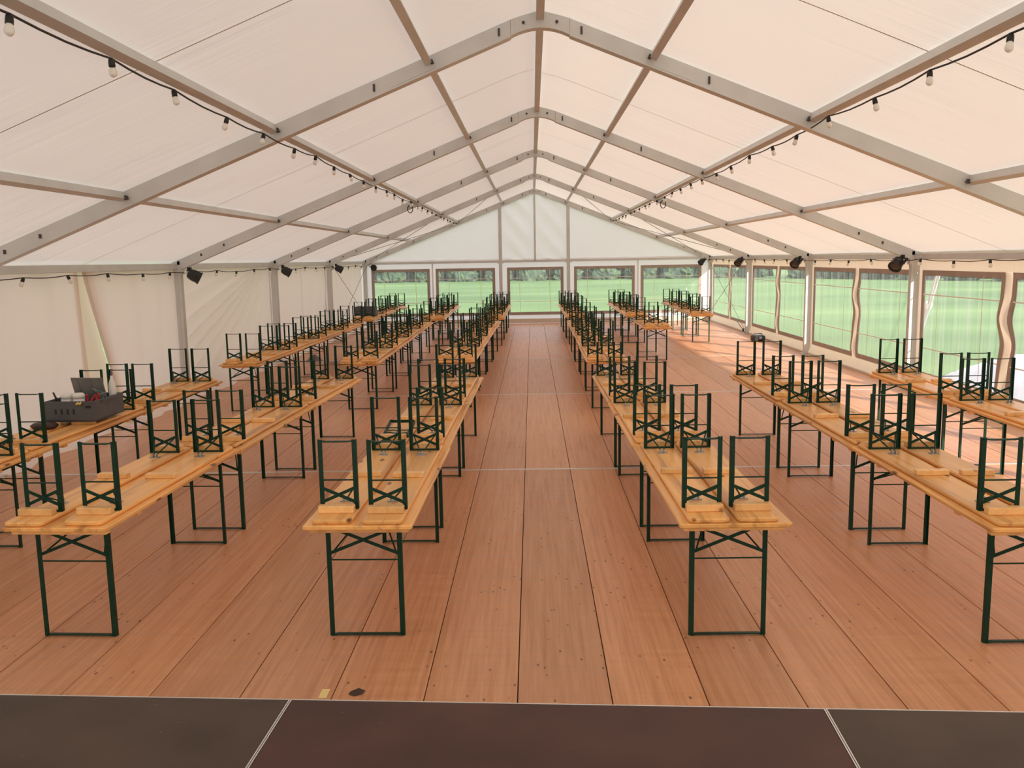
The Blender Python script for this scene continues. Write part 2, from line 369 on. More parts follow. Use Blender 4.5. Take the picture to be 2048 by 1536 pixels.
# ------------------------------------------------------------------ floor
floor = struct(MB().grid(lambda u, v: (-6.5 + 13.0 * u, -2.2 + 34.3 * v, -0.03), 2, 2).build('floor', 'subfloor'))
PW = 0.5025
JY = [-1.6, 3.98, 9.5, 14.99, 20.46, 26.03, 31.95]
cols = [(-0.226 + PW * kx) for kx in range(-12, 14)]
for j in range(len(JY) - 1):
    y0, y1 = JY[j] + 0.025, JY[j + 1] - 0.025
    if j == 0: continue
    me = MB().slab([(-PW / 2 + 0.003, -(y1 - y0) / 2), (PW / 2 - 0.003, -(y1 - y0) / 2), (PW / 2 - 0.003, (y1 - y0) / 2), (-PW / 2 + 0.003, (y1 - y0) / 2)], -0.022, 0.0, 0.0015).mesh('floor_panel', 'floor_ply')
    for cx_ in cols:
        if cx_ + PW > 6.45 or cx_ < -6.4: continue
        inst('floor_panel', me, floor, (cx_ + PW / 2, (y0 + y1) / 2, random.uniform(-0.001, 0.0)))
for y in JY[1:-1]:
    MB().slab([(-6.3, y - 0.024), (6.4, y - 0.024), (6.4, y + 0.024), (-6.3, y + 0.024)], -0.02, 0.0025, 0.002).build('joint_strip', 'joint_strip', floor)

# ------------------------------------------------------------------ stage decks
STZ = 0.62
def deck(x0, x1, y0, y1, m, label):
    cx_, cy_ = (x0 + x1) / 2, (y0 + y1) / 2; wd, dp = x1 - x0 - 0.001, y1 - y0 - 0.001
    o = empty('stage_deck', (cx_, cy_ - 0.044 * (cx_ + 0.085), 0), -0.044)
    MB().slab([(-wd / 2 + .007, -dp / 2 + .007), (wd / 2 - .007, -dp / 2 + .007), (wd / 2 - .007, dp / 2 - .007), (-wd / 2 + .007, dp / 2 - .007)], STZ - 0.02, STZ, 0.001).build('deck_panel', m, o)
    f = MB()
    for a, b, c_, d_ in ((-wd / 2, -dp / 2, wd / 2, -dp / 2 + .006), (-wd / 2, dp / 2 - .006, wd / 2, dp / 2), (-wd / 2, -dp / 2 + .01, -wd / 2 + .005, dp / 2 - .006), (wd / 2 - .005, -dp / 2 + .006, wd / 2, dp / 2 - .006)):
        f.box(((a + c_) / 2, (b + d_) / 2, STZ - 0.044), (c_ - a, d_ - b, 0.09))
    f.build('edge_frame', 'aluminium_bright', o)
    for sx in (-1, 1):
        for sy in (-1, 1):
            MB().tube([(sx * (wd / 2 - .08), sy * (dp / 2 - .08), 0), (sx * (wd / 2 - .08), sy * (dp / 2 - .08), STZ - 0.02)], 0.024, 10).build('leg', 'aluminium', o)
    return tag(o, label, 'stage deck', 'stage decks')
deck(-1.115, 0.945, 2.14, 3.16, 'stage_red', 'scuffed reddish brown stage deck between two greyer decks')
deck(-3.175, -1.115, 2.14, 3.16, 'stage_brown', 'scuffed grey brown stage deck on the plain canvas wall side')
deck(0.945, 3.0, 2.14, 3.16, 'stage_brown', 'scuffed grey brown stage deck on the windowed wall side')

# ------------------------------------------------------------------ tent frames
def frame(idx, y):
    fr = struct(empty('trim_%d' % idx, (0, y, 0)))
    hw, dep = 0.055, 0.15
    c = math.cos(math.atan(SL))
    for s in (-1, 1):
        xe = XL if s < 0 else XR
        x1 = 0.30
        pr = [(s * x1, zb(x1)), (xe - s * 0.02, zb(xe - s * 0.02)), (xe - s * 0.02, zb(xe - s * 0.02) + dep / c), (s * x1, zb(x1) + dep / c)]
        rf = MB().slab(pr, -hw, hw, 0.004, 'y').build('rafter', 'aluminium', fr)
        fl = [(s * x1, zb(x1) - 0.012), (xe, zb(xe) - 0.012), (xe, zb(xe) + 0.006), (s * x1, zb(x1) + 0.006)]
        MB().slab(fl, -hw - 0.012, hw + 0.012, 0, 'y').build('flange', 'aluminium', rf)
        # splice plate and slots on both faces
        for fy in (-1, 1):
            xs = 1.05 + 0.55 / 2
            pl = [(s * (xs - .25), zb(xs - .25) + .014), (s * (xs + .25), zb(xs + .25) + .014), (s * (xs + .25), zb(xs + .25) + .148), (s * (xs - .25), zb(xs - .25) + .148)]
            MB().slab(pl, fy * hw - 0.004, fy * hw + 0.004, 0, 'y').build('splice_plate', 'aluminium', rf)
            for xs in (0.42, 1.72):
                b = MB().box((s * xs, fy * (hw + 0.008), zb(xs) + 0.085), (0.02, 0.016, 0.075)); b.build('hook', 'steel_dark', rf)
            for xs in (5.35, 5.75):
                MB().box((s * xs, fy * (hw + 0.005), zb(xs) + 0.085), (0.025, 0.014, 0.045)).build('bolt', 'steel_dark', rf)
        # post
        px = XL if s < 0 else XR
        po = MB().slab([(px - .07, -.055), (px + .07, -.055), (px + .07, .055), (px - .07, .055)], 0.02, zb(px) + 0.16, 0).build('post', 'aluminium', fr)
        for sx in (-1, 1):
            MB().box((px + sx * 0.0, sx * 0.057, 1.12), (0.03, 0.008, 2.1)).build('keder_rail', 'aluminium', po)
        bp_ = MB().box((px, 0, 0.012), (0.26, 0.22, 0.024)); bp_.box((px - .05, -.085, 0.035), (0.03, 0.03, 0.03)); bp_.box((px + .05, -.085, 0.035), (0.03, 0.03, 0.03))
        bp_.build('base_plate', 'aluminium_bright', po)
        MB().box((px, 0, zb(px) + 0.02), (0.2, 0.125, 0.16)).build('corner_bracket', 'aluminium', po)
    # curved ridge knuckle
    inn, outn = [], []
    R = 0.30
    for q in range(9):
        x = -R + 2 * R * q / 8
        z = zb(R) + (R * SL) * (1 - (x / R) ** 2) * 0.62
        inn.append((x, z)); outn.append((x, z + dep / c))
    rj = MB()
    n = 9
    vs = []
    for y_ in (-hw - .006, hw + .006):
        vs += [(x, y_, z) for x, z in inn] + [(x, y_, z) for x, z in outn]
    fs = []
    for q in range(8):
        fs += [(q, q + 1, 9 + q + 1, 9 + q), (18 + q + 1, 18 + q, 27 + q, 27 + q + 1), (q, 18 + q, 18 + q + 1, q + 1), (9 + q, 9 + q + 1, 27 + q + 1, 27 + q)]
    fs += [(0, 9, 27, 18), (8, 26, 35, 17)]
    rj.add(vs, fs)
    rj = rj.build('ridge_joint', 'aluminium', fr)
    for fy in (-1, 1):
        for bx in (-0.17, 0, 0.17):
            MB().tube([(bx, fy * (hw + .004), zb(R) + .125 + .07 * (1 - abs(bx) / .17)), (bx, fy * (hw + .022), zb(R) + .125 + .07 * (1 - abs(bx) / .17))], 0.016, 8).build('bolt', 'steel_dark', rj)
    return fr
for i, y in enumerate(FY): frame(i + 1, y)
# purlins, ridge purlin, eave beams: one trim per bay
tn = len(FY) + 1
for b in range(len(FY) - 1):
    ya, yb = FY[b] + 0.06, FY[b + 1] - 0.06
    t = struct(empty('trim_%d' % tn, (0, (ya + yb) / 2, 0))); tn += 1
    hl = (yb - ya) / 2
    for s in (-1, 1):
        for px in PX:
            ang = -s * math.atan(SL)
            rot = Matrix.Rotation(-ang, 3, 'Y')
            MB().box((s * px, 0, zb(px) + 0.115), (0.075, 2 * hl, 0.08), rot).build('purlin', 'aluminium', t)
            for e in (-1, 1):
                MB().box((s * (px - .05), e * (hl - .03), zb(px) + 0.10), (0.03, 0.05, 0.04), rot).build('purlin_bracket', 'steel_dark', t)
        xe = XL - 0.02 if s < 0 else XR + 0.02
        MB().slab([(-.05, -hl), (.05, -hl), (.05, hl), (-.05, hl)], 0, 0.10, 0.005).build('eave_beam', 'aluminium', t, (xe, 0, zb(xe) + 0.03))
    MB().box((0, 0, zb(0.3) + 0.19), (0.08, 2 * hl, 0.08)).build('ridge_purlin', 'aluminium', t)
# roof cloth
ceil = struct(empty('ceiling', (0, FY[3], 0)))
for b in range(len(FY) - 1):
    ya, yb = FY[b], FY[b + 1]
    for s in (-1, 1):
        def fab(u, v, s=s, ya=ya, yb=yb):
            x = s * 6.5 * u; y = ya + (yb - ya) * v
            z = zb(x) + FAB - (0.045 * max(0, 1 - abs(x) / 0.3))
            pil = math.sin(math.pi * v) ** 0.6
            sag = -0.02 * pil * (0.5 - 0.5 * math.cos(2 * math.pi * u * 4))
            nz = 0.012 * noise.noise(Vector((x * 0.5, y * 1.6, s))) * pil
            return (x, y - FY[3], z + sag * 0.0 + nz + 0.012 * pil)
        MB().grid(fab, 36, 28).build('canvas_panel', 'canvas_roof', ceil)
        # welded seam half way along the bay
        ym = (ya + yb) / 2 + 0.12 * s
        me = MB()
        def sm(u, v, s=s, ym=ym):
            x = s * (0.05 + 6.4 * u); y = ym + 0.016 * (v - 0.5)
            zz = fab(abs(x) / 6.5, (ym - ya) / (yb - ya))[2] - 0.004
            return (x, y - FY[3], zz)
        me.grid(sm, 30, 1).build('seam', 'seam', ceil)

# bracing wires in the end bay
br = struct(empty('trim_%d' % tn, (0, 29, 0))); tn += 1
def wire(a, b, r=0.008):
    a = Vector(a) - Vector((0, 29, 0)); b = Vector(b) - Vector((0, 29, 0))
    MB().tube([a, b], r, 6).build('brace_wire', 'wire', br)
ya, yb = FY[-2], FY[-1]
for s in (-1, 1):
    px = XL + 0.1 if s < 0 else XR - 0.1
    wire((px, ya, 2.25), (px, yb, 0.15)); wire((px, yb, 2.25), (px, ya, 0.15))
    wire((s * 2.9, ya + .08, zb(2.9) + .05), (s * 6.0, yb - .08, zb(6.0) + .05)); wire((s * 6.0, ya + .08, zb(6.0) + .05), (s * 2.9, yb - .08, zb(2.9) + .05))
    wire((s * 1.3, ya + .08, zb(1.3) + .05), (s * 2.75, yb - .08, zb(2.75) + .05))

# ------------------------------------------------------------------ left wall of plain canvas
WZ = 2.34
wl = struct(empty('wall_left', (-6.33, FY[3], 0)))
def lwall(y0, y1, fn, name='canvas_panel', m='canvas_wall', nu=60, nv=26):
    def g(u, v):
        y = y0 - 0.03 + (y1 - y0 + 0.06) * u; z = WZ * v
        return (fn(y, z), y - FY[3], z)
    return MB().grid(g, nu, nv).build(name, m, wl)
def folds(y, z, amp, fr, ph): return amp * (math.sin(y * fr + ph + 0.4 * math.sin(y * 1.7)) * 0.6 + noise.noise(Vector((y * 1.9, z * 0.35, ph)))) * (1 - 0.55 * (z / WZ) ** 3)
def skirt(z): return 0.27 * max(0, 1 - z / 0.35) ** 2
lwall(FY[0], FY[1], lambda y, z: folds(y, z, 0.03, 5, 1) + skirt(z))
lwall(FY[1], FY[2], lambda y, z: folds(y, z, 0.03, 6, 2) + skirt(z))
def near_sheet(u, v):
    z = WZ * v; ye = 11.90 + 0.16 * (1 - v); y = FY[2] - 0.03 + (ye - FY[2] + 0.03) * u
    return (-0.04 + folds(y, z, 0.085, 5, 3) + skirt(z), y - FY[3], z)
MB().grid(near_sheet, 50, 26).build('canvas_panel', 'canvas_wall', wl)
def lining(u, v):
    z = WZ * v; ya_ = 11.80 + 0.16 * (1 - v); yb_ = 12.12 + 0.85 * (1 - v) ** 1.1
    return (-0.07 + skirt(z), ya_ + (yb_ - ya_) * u - FY[3], z)
MB().grid(lining, 6, 26).build('canvas_lining', 'canvas_yellow', wl)
def flap(u, v):
    z = WZ * v; ye = 11.85 + 0.85 * (1 - v) ** 1.1
    y = ye + (FY[3] - ye) * u
    x = 0.05 + 0.07 * (1 - v) * math.exp(-u * 9) + folds(y, z, 0.075, 7, 4) * min(1, u * 4) + skirt(z)
    return (x, y - FY[3], z)
MB().grid(flap, 46, 26).build('canvas_flap', 'canvas_wall', wl)
def fl_edge(u, v):
    z = WZ * v; ye = 11.85 + 0.85 * (1 - v) ** 1.1
    return (0.056 + 0.07 * (1 - v) * math.exp(-u * .8) + skirt(z) + 0.008 * math.sin(math.pi * u), ye - 0.008 + 0.12 * u - FY[3], z)
MB().grid(fl_edge, 4, 26).build('flap_hem', 'canvas_wall', wl)
def diag(y, z):
    # folds running from the top of the far post down towards the near floor
    t = (y - FY[3]) / (FY[4] - FY[3]); q = z / WZ
    r = math.atan2(1.12 - q, 1.08 - t)
    d = math.hypot(1.08 - t, 1.12 - q)
    a = 0.21 * min(1, t * 6) * min(1, (1 - t) * 7) * min(1, d * 1.1) * max(0, min(1, (r - 0.25) / 0.3)) * (1 - 0.6 * max(0, d - 0.9))
    w_ = math.sin(r * 27 + 1.2 * math.sin(r * 9))
    return a * (abs(w_) ** 0.7 - 0.5) + 0.02 * noise.noise(Vector((y, z, 3))) + skirt(z)
lwall(FY[3], FY[4], diag, nu=90, nv=50)
lwall(FY[4], FY[5], lambda y, z: 0.6 * folds(y, z, 0.03, 5, 6) + 0.03 * math.sin((y - z * 1.1) * 5.5) * max(0, (y - FY[4]) / 5.6 - 0.3) + skirt(z))
lwall(FY[5], FY[6] - 0.05, lambda y, z: folds(y, z, 0.035, 9, 8) + skirt(z))
for yy in (23.35,):
    MB().grid(lambda u, v, yy=yy: (0.035 + (diag(yy, WZ * v) if yy < 20 else 0.6 * folds(yy, WZ * v, .03, 5, 6) + skirt(WZ * v)), yy - FY[3] + 0.02 * (u - .5), WZ * v), 1, 26).build('seam', 'seam', wl)

# ------------------------------------------------------------------ windows
wn = 0
def window(a, b, z0, z1, to3, wob=None, bw=0.085, hem=None):
    """a,b: span along the wall; to3(s,z,d) -> world point, d = offset into the tent; wob(s,z) sideways wobble"""
    global wn
    wn += 1
    wb = wob or (lambda s_, z_: 0.0)
    ctr = Vector(to3((a + b) / 2, z0, 0))
    root = struct(empty('window_%d' % wn, ctr))
    def P(s_, z_, d):
        p = Vector(to3(s_ + wb(s_, z_), z_, d)) - ctr
        return p
    rip = lambda s_, z_: 0.012 * noise.noise(Vector((s_ * 3.1, z_ * 0.7, wn * 3.3)))
    pa, pb, pz0, pz1 = a + bw * 0.8, b - bw * 0.8, z0 + bw * 0.8, z1 - bw * 0.8
    MB().grid(lambda u, v: P(pa + (pb - pa) * u, pz0 + (pz1 - pz0) * v, rip(pa + (pb - pa) * u, pz0 + (pz1 - pz0) * v)), 24, 18).build('pane', 'vinyl', root)
    for nm, s0, s1, q0, q1 in (('border', a, b, z1 - bw, z1), ('border', a, b, z0, z0 + bw), ('border', a, a + bw, z0 + bw, z1 - bw), ('border', b - bw, b, z0 + bw, z1 - bw)):
        nu, nv = (24, 2) if s1 - s0 > 0.3 else (2, 24)
        m = MB()
        m.grid(lambda u, v: P(s0 + (s1 - s0) * u, q0 + (q1 - q0) * v, 0.012), nu, nv)
        m.grid(lambda u, v: P(s0 + (s1 - s0) * u, q0 + (q1 - q0) * v, -0.012), nu, nv)
        m.build(nm, 'window_border', root)
    W_, H_ = pb - pa, pz1 - pz0
    for t in (0.2, 0.78):
        MB().grid(lambda u, v, t=t: P(pa + W_ * t + 0.016 * (u - .5) + .007 * noise.noise(Vector((v * 3, t * 9, wn))), pz0 + H_ * v, 0.018), 1, 18).build('lattice_bar', 'lattice', root)
    for t in (0.26, 0.80):
        MB().grid(lambda u, v, t=t: P(pa + W_ * u, pz0 + H_ * t + 0.018 * (v - .5), 0.02), 18, 1).build('lattice_bar', 'lattice', root)
    return root
# gable end
GY = FY[6] + 0.02
wb_ = struct(empty('wall_back', (0, GY, 0)))
gw = [(-5.97, -3.84), (-3.62, -1.46), (-1.02, 1.02), (1.41, 3.60), (3.82, 6.0)]
ZW0, ZW1 = 0.32, 2.04
for a, b in gw: window(a, b, ZW0, ZW1, lambda s_, z_, d: (s_, GY - d, z_), bw=0.10)
def gpan(x0, x1, z0, z1, nm='canvas_panel', d=0.0, nu=8, nv=8):
    MB().grid(lambda u, v: (x0 + (x1 - x0) * u, d + 0.006 * noise.noise(Vector((x0 + u * 3, z0 + v * 2, 1))), z0 + (z1 - z0) * v), nu, nv).build(nm, 'canvas_gable', wb_)
gpan(-6.35, 6.45, 0.0, ZW0, nu=30); gpan(-6.35, 6.45, ZW1, 2.36, nu=30)
ed = [-6.35] + [e for w_ in gw for e in w_] + [6.45]
for i in range(0, len(ed), 2): gpan(ed[i], ed[i + 1], ZW0, ZW1)
gx = [-6.3, -1.25, 0.0, 1.2, 6.4]
for a, b in zip(gx[:-1], gx[1:]):
    def gt(u, v, a=a, b=b):
        x = a + (b - a) * u; zt = zb(x) + FAB + 0.012; z = 2.30 + (zt - 2.30) * v
        inner = abs(x) < 1.3
        fo = 0.05 * math.sin((x * 1.0 + z * 0.8) * 9) * math.sin(math.pi * u) * (1 if inner else 0.25) + 0.012 * noise.noise(Vector((x * 2, z, 4)))
        return (x, -0.01 + fo, z)
    MB().grid(gt, 30, 20).build('canvas_panel', 'canvas_gable', wb_)
for px, zt in ((-1.25, zb(1.25)), (1.2, zb(1.2))):
    MB().slab([(px - .06, -.13), (px + .06, -.13), (px + .06, -.03), (px - .06, -.03)], 0.0, zt + 0.05, 0.004).build('post', 'aluminium', wb_)
    MB().box((px - 0.09, -0.07, 2.24), (0.06, 0.06, 0.09)).build('beam_bracket', 'aluminium', wb_)
    MB().box((px + 0.09, -0.07, 2.24), (0.06, 0.06, 0.09)).build('beam_bracket', 'aluminium', wb_)
MB().box((0, -0.07, (2.28 + RZ) / 2), (0.07, 0.07, RZ - 2.28)).build('upright', 'aluminium', wb_)
for a, b in ((-6.15, -1.31), (-1.19, 1.14), (1.26, 6.25)):
    MB().box(((a + b) / 2, -0.07, 2.26), (b - a, 0.07, 0.08)).build('gable_beam', 'aluminium', wb_)
MB().box((0.05, -0.05, 0.10), (12.4, 0.05, 0.16)).build('skirting_tube', 'canvas_strip', wb_)
for px in (-3.73, 3.71):
    MB().box((px, -0.04, 1.18), (0.05, 0.04, 2.1)).build('joint_seam', 'white_plastic', wb_)
# right hand wall with windows
RX = XR + 0.09
wr = struct(empty('wall_right', (RX, FY[3], 0)))
to_r = lambda s_, z_, d: (RX - d, s_, z_)
rw = []
for b in range(1, len(FY) - 1):
    ya, yb = FY[b], FY[b + 1]; mid = (ya + yb) / 2
    g = 0.10
    rw += [(ya + 0.14, mid - g, mid), (mid + g, yb - 0.14, mid)]
RZ0, RZ1 = 0.25, 2.03
def mkwob(mid, seed):
    def wb(s_, z_):
        k = max(0, 1 - abs(s_ - mid) / 0.75) ** 2
        return k * (0.09 * math.sin(z_ * 5.6 + seed) + 0.035 * math.sin(z_ * 11 + seed * 2)) * math.sin(math.pi * min(1, max(0, (z_ - RZ0) / (RZ1 - RZ0)))) ** 0.5
    return wb
for a, b, mid in rw: window(a, b, RZ0, RZ1, to_r, mkwob(mid, mid), bw=0.085)
def rpan(y0, y1, z0, z1, wob=None, m='canvas_strip', nm='canvas_panel', nu=16, nv=20, d=0.0):
    wb = wob or (lambda a_, b_: 0)
    def g(u, v):
        y = y0 + (y1 - y0) * u; z = z0 + (z1 - z0) * v
        bulge = 0.035 * math.sin(z * 6 + y0) * math.sin(math.pi * u) if wob else 0
        return (-d - bulge - 0.10 * max(0, 1 - z / 0.3) ** 2, y + wb(y, z) - FY[3], z)
    MB().grid(g, nu, nv).build(nm, m, wr)
for b in range(0, len(FY) - 1):
    ya, yb = FY[b], FY[b + 1]
    if b == 0: rpan(ya, yb, 0, 2.36); continue
    rpan(ya, yb, 0.0, RZ0, nu=24, nv=6); rpan(ya, yb, RZ1, 2.36, nu=24, nv=4)
    rpan(ya - 0.0, ya + 0.14, RZ0, RZ1, nu=2); rpan(yb - 0.14, yb, RZ0, RZ1, nu=2)
    mid = (ya + yb) / 2; g = 0.10
    rpan(mid - g - .01, mid + g + .01, RZ0, RZ1, mkwob(mid, mid), nm='crumpled_strip', nu=8, nv=40, d=0.004)
    MB().tube([(-0.08, ya + .1 - FY[3], 0.03), (-0.08, yb - .1 - FY[3], 0.03)], 0.025, 8).build('skirting_tube', 'canvas_strip', wr)
# wall behind the camera
wf = struct(empty('wall_front', (0, FY[0], 0)))
def gf(u, v):
    x = -6.35 + 12.75 * u; return (x, 0, (zb(x) + FAB) * v)
MB().grid(gf, 24, 8).build('canvas_panel', 'canvas_gable', wf)

# ------------------------------------------------------------------ beer tables and benches
def leg_meshes(hw, H, xz0, xz1, rodz, stay, prof, pre):
    """leg frame standing from z=0 (hinge) to z=H (foot), local origin at the hinge; legs along +z. stay: list of (p,q)"""
    d = {}
    t = prof
    d['hinge'] = MB().box((0, 0, 0.006), (2 * hw, 0.022, 0.012)).mesh('leg_frame', 'green_metal')
    lm = MB().box((0.5 * t[0], 0, H / 2), (t[0], t[2], H)); lm.box((t[2] / 2, t[1] / 2, H / 2), (t[2], t[1], H))
    d['legL'] = lm.mesh('leg', 'green_metal')
    rm = MB().box((-0.5 * t[0], 0, H / 2), (t[0], t[2], H)); rm.box((-t[2] / 2, t[1] / 2, H / 2), (t[2], t[1], H))
    d['legR'] = rm.mesh('leg', 'green_metal')
    wx = hw - t[0] * 0.6
    d['braceA'] = MB().bar((-wx, 0.004, xz0), (wx, 0.004, xz1), 0.005, 0.02, (0, 0, 1)).mesh('cross_brace', 'green_metal')
    d['braceB'] = MB().bar((-wx, -0.004, xz1), (wx, -0.004, xz0), 0.005, 0.02, (0, 0, 1)).mesh('cross_brace', 'green_metal')
    d['rod'] = MB().tube([(-wx, 0, rodz), (wx, 0, rodz)], 0.005, 6).mesh('cross_rod', 'green_metal')
    pts = [(-hw + .007, 0, H - .006), (-hw + .05, 0, H - .012), (hw - .05, 0, H - .012), (hw - .012, 0, H - .006)]
    fb = MB()
    for p, q in zip(pts[:-1], pts[1:]): fb.bar(p, q, 0.026, 0.007)
    d['foot'] = fb.mesh('foot_bar', 'green_metal')
    d['stays'] = [MB().tube([p, q], 0.0055, 6).mesh('stay_rod', 'green_metal') for p, q in stay]
    # joined version for the far copies
    J = MB()
    for s in (-1, 1): J.box((s * (hw - t[0] / 2), 0, H / 2), (t[0], t[1], H))
    J.bar((-wx, 0.004, xz0), (wx, 0.004, xz1), 0.005, 0.02); J.bar((-wx, -0.004, xz1), (wx, -0.004, xz0), 0.005, 0.02)
    J.tube([(-wx, 0, rodz), (wx, 0, rodz)], 0.005, 4)
    J.box((0, 0, H - .008), (2 * hw, 0.026, 0.008)); J.box((0, 0, .006), (2 * hw, .022, .012))
    for p, q in stay: J.tube([p, q], 0.0055, 4)
    d['joined'] = J.mesh('leg_frame', 'green_metal')
    d['hw'] = hw
    return d
TL, TW, TH = 2.2, 0.66, 0.77
BL, BW_, BH = 2.165, 0.245, 0.47
tleg = leg_meshes(0.236, 0.74, 0.03, 0.205, 0.245, [((-0.2, 0, 0.2), (-0.02, 0.42, 0.0)), ((0.2, 0, 0.2), (0.02, 0.42, 0.0))], (0.03, 0.024, 0.004), 't')
bleg = leg_meshes(0.120, BH - 0.03, 0.045, 0.135, 0.185, [((-0.085, 0, 0.12), (-0.008, 0.18, 0.02)), ((0.085, 0, 0.12), (0.008, 0.18, 0.02))], (0.028, 0.022, 0.004), 'b')
top_me = MB().slab(rrect(TW, TL, 0.02), TH - 0.028, TH, 0.006).mesh('table_top', 'pine')
tcleat_me = MB().slab(rrect(0.60, 0.055, 0.006, 2), 0, 0.032, 0.004).mesh('cleat', 'pine_block')
plank_me = MB().slab(rrect(BW_, BL, 0.035), 0.0, 0.03, 0.009).mesh('plank', 'pine')
bcleat_me = MB().slab(rrect(0.222, 0.055, 0.006, 2), 0.03, 0.074, 0.004).mesh('cleat', 'pine_block')
bmid_me = MB().slab(rrect(0.222, 0.06, 0.006, 2), 0.03, 0.066, 0.004).mesh('cleat', 'pine_block')
brk = MB().box((0, 0, 0.033), (0.07, 0.05, 0.005)); brk.box((-.014, 0, 0.047), (0.006, 0.035, 0.03)); brk.box((.014, 0, 0.047), (0.006, 0.035, 0.03)); brk.tube([(-.022, 0, .052), (.022, 0, .052)], .005, 6)
brk_me = brk.mesh('latch_bracket', 'zinc')

def leg_frame(parent, d, loc, inward, flip, full, fold=0.0):
    """inward: +1 when the stays lean towards +y; flip: frame hangs down (table)"""
    lf = inst('leg_frame', d['hinge'] if full else d['joined'], parent, loc)
    rx = math.pi if flip else 0.0
    sy = inward
    if flip: sy = -inward
    if sy < 0: lf.rotation_euler = (rx, 0, math.pi)
    else: lf.rotation_euler = (rx, 0, 0)
    if fold: lf.rotation_euler[0] += -fold if sy > 0 else fold
    if full:
        inst('leg', d['legL'], lf, (-d['hw'], 0, 0)); inst('leg', d['legR'], lf, (d['hw'], 0, 0))
        for kk in ('braceA', 'braceB'): inst('cross_brace', d[kk], lf)
        inst('cross_rod', d['rod'], lf); inst('foot_bar', d['foot'], lf)
        if not fold:
            for s_ in d['stays']: inst('stay_rod', s_, lf)
    return lf
def table(x, y, rz, full, label):
    o = empty('beer_table', (x, y, 0), rz)
    inst('table_top', top_me, o)
    for cy in (-1.02, -0.62, 0.62, 1.02): inst('cleat', tcleat_me, o, (0, cy, TH - 0.06))
    for s in (-1, 1): leg_frame(o, tleg, (0, s * 0.91, TH - 0.03), -s, True, full)
    return tag(o, label, 'table', 'pine beer tables in rows')
def bench(x, y, rz, full, label, fold=False):
    o = empty('bench', (x, y, TH + 0.0005), rz)
    inst('plank', plank_me, o)
    for cy in (-0.92, 0.92): inst('cleat', bcleat_me, o, (0, cy, 0))
    inst('cleat', bmid_me, o, (0, random.uniform(-0.03, 0.03), 0))
    for s in (-1, 1):
        f = 1.42 if (fold and s < 0) else 0
        leg_frame(o, bleg, (0, s * 0.845, 0.03), -s, False, full, f)
        inst('latch_bracket', brk_me, o, (0, s * 0.66, 0))
    return tag(o, label, 'bench', 'upturned benches on the tables')

ORD = ['first', 'second', 'third', 'fourth', 'fifth', 'sixth', 'seventh', 'eighth', 'ninth', 'tenth']
# row: list of (y0, number of tables, x at start, x at end, full detail, tables to skip)
ROWS = [
    ('row beside the plain canvas wall', [(4.95, 3, -4.67, -4.64, 1), (13.42, 4, -4.71, -4.70, 1), (23.75, 3, -4.77, -4.78, 0)]),
    ('second row from the plain canvas wall', [(5.0, 3, -3.02, -2.76, 1), (13.45, 4, -2.83, -2.99, 1), (23.6, 3, -2.82, -2.92, 0)]),
    ('third row from the plain canvas wall', [(4.98, 3, -1.18, -1.12, 1), (13.5, 4, -1.35, -1.25, 1), (23.55, 3, -1.2, -1.17, 0)]),
    ('third row from the windowed side wall', [(4.95, 3, 1.05, 0.99, 1), (13.25, 4, 1.02, 1.08, 1), (23.6, 3, 1.1, 1.09, 0)]),
    ('second row from the windowed side wall', [(4.81, 3, 2.78, 2.79, 1), (19.55, 1, 2.68, 2.70, 1), (23.75, 3, 2.73, 2.78, 0)]),
    ('row beside the windowed side wall', [(7.02, 2, 4.55, 4.57, 1), (23.65, 3, 4.47, 4.64, 0)]),
]
rnd = random.Random(21)
for ri, (rname, groups) in enumerate(ROWS):
    cnt = 1 if ri == 5 else 0
    for gi, (y0, n, xa, xb, full) in enumerate(groups):
        ang = -math.atan2(xb - xa, n * TL)
        for i in range(n):
            t = (i + 0.5) / n
            x = xa + (xb - xa) * t + rnd.uniform(-0.008, 0.008); y = y0 + (TL + 0.008) * (i + 0.5)
            rz = ang + rnd.uniform(-0.004, 0.004)
            o_ = ORD[cnt]; cnt += 1
            table(x, y, rz, full, 'pine beer table, %s from the stage, in the %s' % (o_, rname))
            for s, side in ((-1, 'plain-wall'), (1, 'window-wall')):
                off = -0.165 if s < 0 else 0.142
                if ri == 1 and gi == 0 and i == 0: off = -0.205 if s < 0 else 0.155
                bx = x + off + rnd.uniform(-0.012, 0.012); by = y + rnd.uniform(-0.012, 0.012)
                fold = (ri == 2 and gi == 0 and i == 1 and s < 0)
                short = rname.replace('the ', '').replace(' canvas', '').replace('windowed side', 'windowed')
                if fold: lb = 'upturned bench, stage-end legs folded flat, %s table from stage, %s' % (o_, short)
                else: lb = 'upturned bench, %s side, on %s table from stage, %s' % (side, o_, short)
                bench(bx, by, rz + rnd.uniform(-0.004, 0.004), full, lb, fold)

